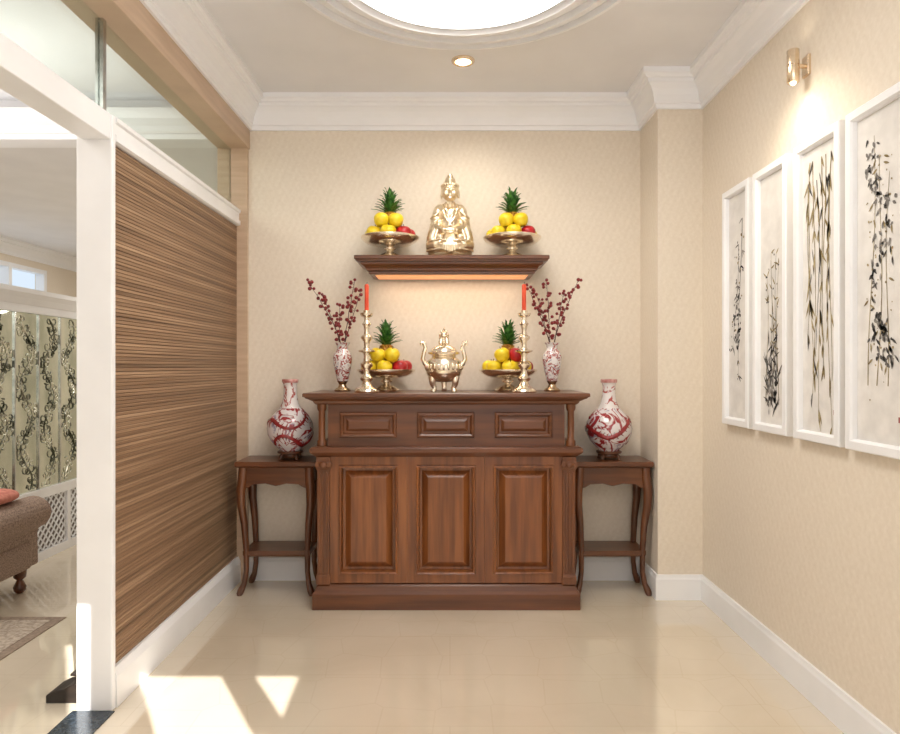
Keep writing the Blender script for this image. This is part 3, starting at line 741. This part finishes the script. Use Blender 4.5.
def painting(i, d0, d1, label):
    random.seed(50+i)
    w = d0-d1; h = 1.17
    t = thing('ink_painting', label, 'painting', (XR, (d0+d1)/2, 1.604), -PI/2, 'four white-framed ink paintings on the right wall')
    bm = B(); panel(bm, -w/2, w/2, -h/2, h/2, [(0, 0), (0, -.03), (.004, -.034), (.03, -.034), (.036, -.026), (.038, -.012)], cap=False, back=True); obj('frame', bm, M['white'], t)
    bm = B(); box(bm, -w/2+.036, w/2-.036, -.012, -.004, -h/2+.036, h/2-.036); obj('paper', bm, M['paper'], t)
    X = w/2-.05; Z = h/2-.06
    ink, tint, red = B(), B(), B()
    def stalk(bm, x, z0, z1, lean, wd):
        pts = [(cl(x+lean*u+.012*math.sin(u*5+x*40), X), z0+(z1-z0)*u) for u in [k/10 for k in range(11)]]
        stroke(bm, pts, [wd*(1-.6*k/10) for k in range(11)], -.0130); return pts
    if i == 0:   # drooping twig with blossoms
        p = stalk(ink, .03, .42, -.34, -.03, .003)
        p2 = stalk(ink, .0, .3, -.2, -.05, .0022)
        for q in range(30):
            a = random.choice(p+p2); leaf(ink, a[0], a[1], random.uniform(-2.8, -.3), random.uniform(.025, .05), .0038)
        for q in range(44): a = random.choice(p+p2); dot(ink if q % 3 else tint, cl(a[0]+random.gauss(0, .018), X), a[1]+random.gauss(0, .02), random.uniform(.003, .008))
        for q in range(34): dot(ink, random.gauss(-.01, .022), random.gauss(-.1, .07), random.uniform(.004, .010))
    elif i == 1:  # orchid tuft at foot
        for k in range(5):
            p = stalk(ink if k % 2 else tint, -.05+.022*k, -.46, .1+.09*k-.02*k*k, random.uniform(-.02, .05), .0024)
            for q in range(6):
                a = random.choice(p[4:]); leaf(tint, cl(a[0], X-.03), a[1], random.uniform(.2, 2.9), random.uniform(.025, .045), .004)
                dot(ink, cl(a[0]+random.gauss(0, .01), X), a[1], random.uniform(.003, .006))
        for q in range(70): leaf(ink, random.uniform(-.055, .05), random.gauss(-.35, .07), random.uniform(.5, 2.6), random.uniform(.03, .08), .0042)
        for q in range(16): dot(ink, random.uniform(-.06, .05), random.gauss(-.42, .03), random.uniform(.007, .015))
    elif i == 2:  # hanging bamboo in olive and brown
        for k in range(8):
            p = stalk(ink if k == 3 else tint, -.08+.022*k, .50 if k % 3 else .42, -.24-.03*k+(.1 if k % 2 else -.1), random.uniform(-.03, .03), .0026)
            for q in range(11):
                a = random.choice(p); leaf(ink if q % 6 == 0 else tint, cl(a[0], X-.02), a[1], random.uniform(-1.95, -1.15), random.uniform(.04, .09), .005)
        for q in range(7): leaf(ink, random.uniform(-.07, .07), random.uniform(-.2, .45), random.uniform(-1.9, -1.2), random.uniform(.04, .08), .003)
    else:         # clusters of dabs on thin stems
        for k in range(3):
            stalk(tint, -.05+.04*k, -.36, .47-.07*k, .02, .0022)
        for cz, cx_, sx, cnt in ((.40, -.035, .02, 16), (.30, -.03, .016, 14), (.22, .035, .018, 16), (.10, .025, .02, 14), (.02, -.03, .018, 12), (-.15, .0, .03, 34), (-.25, .03, .022, 24)):
            for q in range(cnt):
                zx = cx_+random.gauss(0, sx); zz = cz+random.gauss(0, .028)
                leaf(ink, zx, zz, random.uniform(-2.7, -.4), random.uniform(.014, .034), random.uniform(.0035, .007))
                if q % 3 == 0: dot(ink, zx, zz, random.uniform(.003, .009))
        for q in range(50): dot(tint, random.uniform(-.07, .07), random.uniform(-.42, .42), random.uniform(.002, .005))
        for q in range(20): leaf(tint, random.uniform(-.06, .06), random.uniform(-.4, .4), random.uniform(-2.7, -.4), .03, .004)
    for (a, b) in ((X-.012, -Z+.06),): prism(red, [(a-.006, b-.009), (a+.006, b-.009), (a+.006, b+.009), (a-.006, b+.009)], 'y', -.0128, -.012)
    obj('ink_drawing', ink, M['ink'], t); obj('tinted_strokes', tint, M['ink_b'], t); obj('seal_mark', red, M['ink_r'], t)
FRM = [(3.446, 3.143, 'narrow white-framed ink painting of a sparse drooping twig, nearest the pillar'), (3.10, 2.79, 'narrow white-framed ink painting with dense grass at its foot, second from pillar'),
       (2.733, 2.41, 'narrow white-framed painting of brown and black hanging reeds, third from pillar'), (2.374, 2.05, 'narrow white-framed painting with clusters of black ink dabs, nearest the viewer')]
for i, (a, b, l) in enumerate(FRM): painting(i, a*.977, b*.977, l)
random.seed(9)

# ------------------------------------------------------------------ lamps
sc = thing('wall_sconce', 'small pale metal cylinder wall sconce above the ink paintings', 'wall lamp', (XR, 2.62, 2.5), -PI/2)
bm = B(); panel(bm, -.024, .024, -.04, .04, [(0, 0), (0, -.008), (.004, -.012)]); obj('wall_plate', bm, M['brass'], sc)
bm = B(); tube(bm, [(0, -.01, 0), (0, -.025, 0), (0, -.04, 0)], .009, 12); obj('arm', bm, M['brass'], sc, True)
bm = B(); lathe(bm, [(.021, -.066), (.023, -.064), (.023, -.006), (.0205, -.004), (.0205, .002), (.023, .004), (.023, .062), (.021, .064), (.018, .06), (.018, -.06)], (0, -.058, 0), 32); obj('shade', bm, M['brass'], sc, True)
bm = B(); ball(bm, (0, -.058, -.056), (.014, .014, .02)); obj('bulb', bm, M['warm_glow'], sc, True)
dl = thing('downlight', 'small round recessed ceiling spotlight glowing warm between altar and dome', 'ceiling light', (.07, 3.53, CEIL))
bm = B(); lathe(bm, [(.04, 0), (.062, 0), (.062, -.006), (.056, -.012), (.044, -.012), (.04, -.004)], seg=36); obj('trim_ring', bm, M['brass'], dl, True)
bm = B(); lathe(bm, [(0, -.003), (.042, -.003), (.042, -.008), (0, -.011)], seg=32); obj('lens', bm, M['warm_glow'], dl, True)

# ------------------------------------------------------------------ living room furniture
sf = thing('sofa', 'taupe tweed sofa with rolled arm and dark turned feet, left edge', 'sofa', (-3.28, 3.5, 0))
X1 = .9
bm = B(); box(bm, -X1+.04, X1-.05, -.38, .36, .13, .3); obj('base', bm, M['sofa'], sf, bevel=.03)
for s in (-.42, .42):
    bm = B(); box(bm, s-.37, s+.37, -.2, .38, .3, .43); obj('seat_cushion', bm, M['sofa'], sf, bevel=.045)
bm = B(); prism(bm, [(-.4, .2), (-.2, .2), (-.22, .7), (-.26, .8), (-.34, .83), (-.42, .8), (-.44, .72), (-.4, .66)], 'x', -X1+.04, X1-.04); obj('backrest', bm, M['sofa'], sf, bevel=.03)
for s in (-1, 1):
    bm = B()
    arc = [(s*(X1-.085+.105*math.cos(a)), .45+.095*math.sin(a)) for a in [(-70+k*16)*PI/180 for k in range(17)]]
    pts = [(s*(X1-.18), .14), (s*(X1-.06), .14), (s*(X1-.065), .34)]+arc+[(s*(X1-.19), .4)]
    prism(bm, pts, 'y', -.4, .42); obj('arm', bm, M['sofa'], sf, bevel=.014)
    for y in (-.34, .32):
        bm = B(); lathe(bm, [(0, 0), (.018, 0), (.03, .012), (.034, .035), (.022, .06), (.016, .075), (.032, .09), (.036, .13), (0, .13)], (s*(X1-.11), y, 0), 20); obj('foot', bm, M['dark'], sf, True)
bm = B(); ball(bm, (0, 0, 0), (.17, .15, .042), 24, 16)
for v in bm.verts:
    v.co.y = .15*math.copysign(abs(v.co.y/.15)**.55, v.co.y); v.co.x = .17*math.copysign(abs(v.co.x/.17)**.55, v.co.x)
o = obj('throw_pillow', bm, M['cushion'], None, True, loc=(-2.585, 3.62, .585))
tag(o, 'dusty red throw pillow lying on top of the sofa arm', 'pillow')
rg = thing('rug', 'short-pile grey-brown rug on the floor in front of sofa', 'rug', (-2.8, 2.55, 0))
bm = B(); rect_loft(bm, [(-.8, .8, -.89, .89, 0), (-.8, .8, -.89, .89, .004), (-.79, .79, -.88, .88, .005)]); obj('border', bm, M['rug_e'], rg)
bm = B(); box(bm, -.75, .75, -.84, .84, .005, .007); obj('field', bm, M['rug'], rg)
# floral divider screen
dv = thing('floral_divider', 'white low divider with mirrored scrolling floral panel and lattice base', 'room divider', (-2.75, 3.95, 0))
L_ = 2.5; ZT = 1.66
bm = B(); box(bm, -.06, 0, 0, L_, 0, .06); box(bm, -.06, 0, 0, L_, .42, .48); box(bm, -.06, 0, 0, L_, ZT, ZT+.05)
for y in (0, .8, 1.62, L_-.04): box(bm, -.058, -.002, y, y+.04, .06, .42)
obj('frame', bm, M['white'], dv)
bm = B()
YS = [.0, .245, .49, .735, .98, 1.225, 1.47, 1.715, 1.96, 2.205, 2.485]
for y in YS: box(bm, -.045, -.016, y, y+.012, .48, ZT)
obj('divider_bars', bm, M['chrome'], dv)
bm = B(); rect_loft(bm, [(-.07, .01, -.0, L_, ZT+.05), (-.09, .03, 0, L_, ZT+.09), (-.1, .05, 0, L_, ZT+.12), (-.1, .05, 0, L_, ZT+.15)]); obj('cap', bm, M['white'], dv)
bm = B(); box(bm, -.035, -.025, .02, L_-.02, .48, ZT); obj('mirror_panel', bm, M['mirror'], dv)
bm = B(); box(bm, -.035, -.028, .02, L_-.02, .06, .42); obj('lattice_backing', bm, M['lattice_b'], dv)
bm = B()
for k in range(-6, 44):
    y = k*.06
    for s in (1, -1):
        ya, yb = (y, y+.36) if s > 0 else (y+.36, y)
        za, zb = .06, .42
        if min(ya, yb) < .04 or max(ya, yb) > L_-.04: continue
        tube(bm, [(-.02, ya, za), (-.02, yb, zb)], .007, 4)
obj('lattice', bm, M['white'], dv)
bm = B(); r = random.Random(8)
for a_, b_ in zip(YS, YS[1:]):      # climbing scrolls in every pane
    y0_, y1_ = a_+.02, b_-.006; mid = (y0_+y1_)/2; hw = (y1_-y0_)/2
    ph = r.uniform(0, 6)
    stem = [(-.022, mid+hw*.55*math.sin(ph+k*.42), .5+1.14*k/40) for k in range(41)]
    tube(bm, stem, .0036, 5)
    for k in range(1, 40):
        _, sy_, sz_ = stem[k]
        for sgn in (1, -1):
            R0 = r.uniform(.018, .045); a0 = r.uniform(-.6, .6)+(0 if sgn > 0 else PI)
            pts = []
            for q in range(11):
                a = a0+PI+sgn*q*.55; rr = R0*(1-q/13)
                pts.append((-.022, min(max(sy_+R0*math.cos(a0)+rr*math.cos(a), y0_), y1_), min(max(sz_+R0*math.sin(a0)+rr*math.sin(a), .495), ZT-.01)))
            tube(bm, pts, [.0034-.00015*q for q in range(11)], 4)
        lf = Matrix.Rotation(r.uniform(0, 3), 4, 'X')
        ball(bm, (-.022, min(max(sy_+r.choice((-1, 1))*r.uniform(.02, .07), y0_+.02), y1_-.02), min(max(sz_+r.uniform(-.02, .02), .52), ZT-.03)), (.003, .015, .006), 8, 6, lf)
obj('scrollwork', bm, M['scroll'], dv, True)
# low dark stepped block by the post, standing in for a furniture foot
ds = thing('wooden_block', 'small dark stepped wooden block on floor behind white post', 'furniture foot', (-1.50, 2.62, 0))
bm = B(); prism(bm, [(-.07, 0), (.07, 0), (.07, .1), (.045, .1), (.04, .075), (.0, .055), (-.03, .05), (-.07, .03)], 'y', -.06, .06); obj('wedge', bm, M['block'], ds, bevel=.005)
bm = B(); box(bm, .02, .07, -.05, .05, .1, .112); obj('cap', bm, M['block'], ds, bevel=.004)

# ------------------------------------------------------------------ lights
def light(name, kind, loc, energy, col, rot=(0, 0, 0), **k):
    l = bpy.data.lights.new(name, kind); l.energy = energy; l.color = col
    for a, v in k.items(): setattr(l, a, v)
    o = bpy.data.objects.new(name, l); C.objects.link(o); o.location = loc; o.rotation_euler = rot
    return o
s = light('sun', 'SUN', (2, -4, 4), 13, (1, .985, .96), angle=.006)
s.rotation_euler = Vector((-.6, 1, -.673)).to_track_quat('-Z', 'Y').to_euler()
light('dome_lamp', 'AREA', (RC[0], RC[1], 2.98), 19, (1, .98, .955), shape='DISK', size=.9)
light('front_fill', 'AREA', (.1, -.5, 1.6), 12, (.99, .99, .99), (PI/2, 0, 0), shape='RECTANGLE', size=2.4, size_y=2.0)  # fill light added on the solid front wall, no window there
light('ceiling_fill', 'AREA', (.1, -.3, 2.2), 16, (.94, .965, 1), (math.radians(148), 0, 0), shape='RECTANGLE', size=2.2, size_y=.6)  # unseen up-light added behind the camera to brighten the ceiling
light('downlight_lamp', 'SPOT', (.07, 3.53, 2.925), 17, (1, .9, .75), (0, 0, 0), spot_size=2.4, spot_blend=.7, shadow_soft_size=.03)
light('shelf_strip_lamp', 'AREA', (SX, 3.9, SZ-.108), 1.4, (1, .86, .68), (0, 0, 0), shape='RECTANGLE', size=.86, size_y=.03)
light('sconce_down', 'SPOT', (XR-.058, 2.62, 2.42), 1.6, (1, .86, .66), (0, 0, 0), spot_size=2.0, spot_blend=.8, shadow_soft_size=.04)
w_ = light('sconce_fill', 'SPOT', (XR-.3, 2.62, 2.5), 9, (1, .89, .71), spot_size=2.0, spot_blend=.8, shadow_soft_size=.08)  # extra spot added away from the sconce to spread its glow
w_.rotation_euler = Vector((.45, 0, -1)).to_track_quat('-Z', 'Y').to_euler()
light('sconce_up', 'SPOT', (XR-.058, 2.62, 2.575), .3, (1, .88, .7), (PI, 0, 0), spot_size=2.2, spot_blend=1.0, shadow_soft_size=.03)
light('living_fill', 'AREA', (-3.2, 2.0, 2.85), 58, (1, .985, .965), (0, 0, 0), shape='RECTANGLE', size=2.6, size_y=3)  # unseen area light added in place of the living room's daylight
light('living_up_fill', 'AREA', (-3.0, 3.3, 2.4), 15, (1, .985, .96), (PI, 0, 0), shape='RECTANGLE', size=2.4, size_y=.8)  # added up-light hanging unseen in mid-air, brightens the living room ceiling
light('living_far_fill', 'AREA', (-3.6, 7.4, 2.85), 60, (1, .98, .95), (0, 0, 0), shape='RECTANGLE', size=3, size_y=4)  # unseen area light added to brighten the far living room
d_ = light('divider_fill', 'AREA', (-2.55, 5.2, 1.9), 6, (1, .97, .92), shape='RECTANGLE', size=2.2, size_y=.06)  # unseen light added over the divider to brighten its mirrored panel
d_.rotation_euler = Vector((-.3, 0, -1)).to_track_quat('-Z', 'X').to_euler()

w = bpy.data.worlds.new('world'); S.world = w; w.use_nodes = True
w.node_tree.nodes['Background'].inputs['Color'].default_value = (.75, .87, 1, 1)
w.node_tree.nodes['Background'].inputs['Strength'].default_value = 1.0
S.view_settings.view_transform = 'Standard'

cam = bpy.data.cameras.new('camera'); co = bpy.data.objects.new('camera', cam); C.objects.link(co)
co.location = (0, 0, EYE); co.rotation_euler = (PI/2, 0, 0)
cam.sensor_width = 36; cam.lens = 26.4; cam.clip_start = .02
S.camera = co
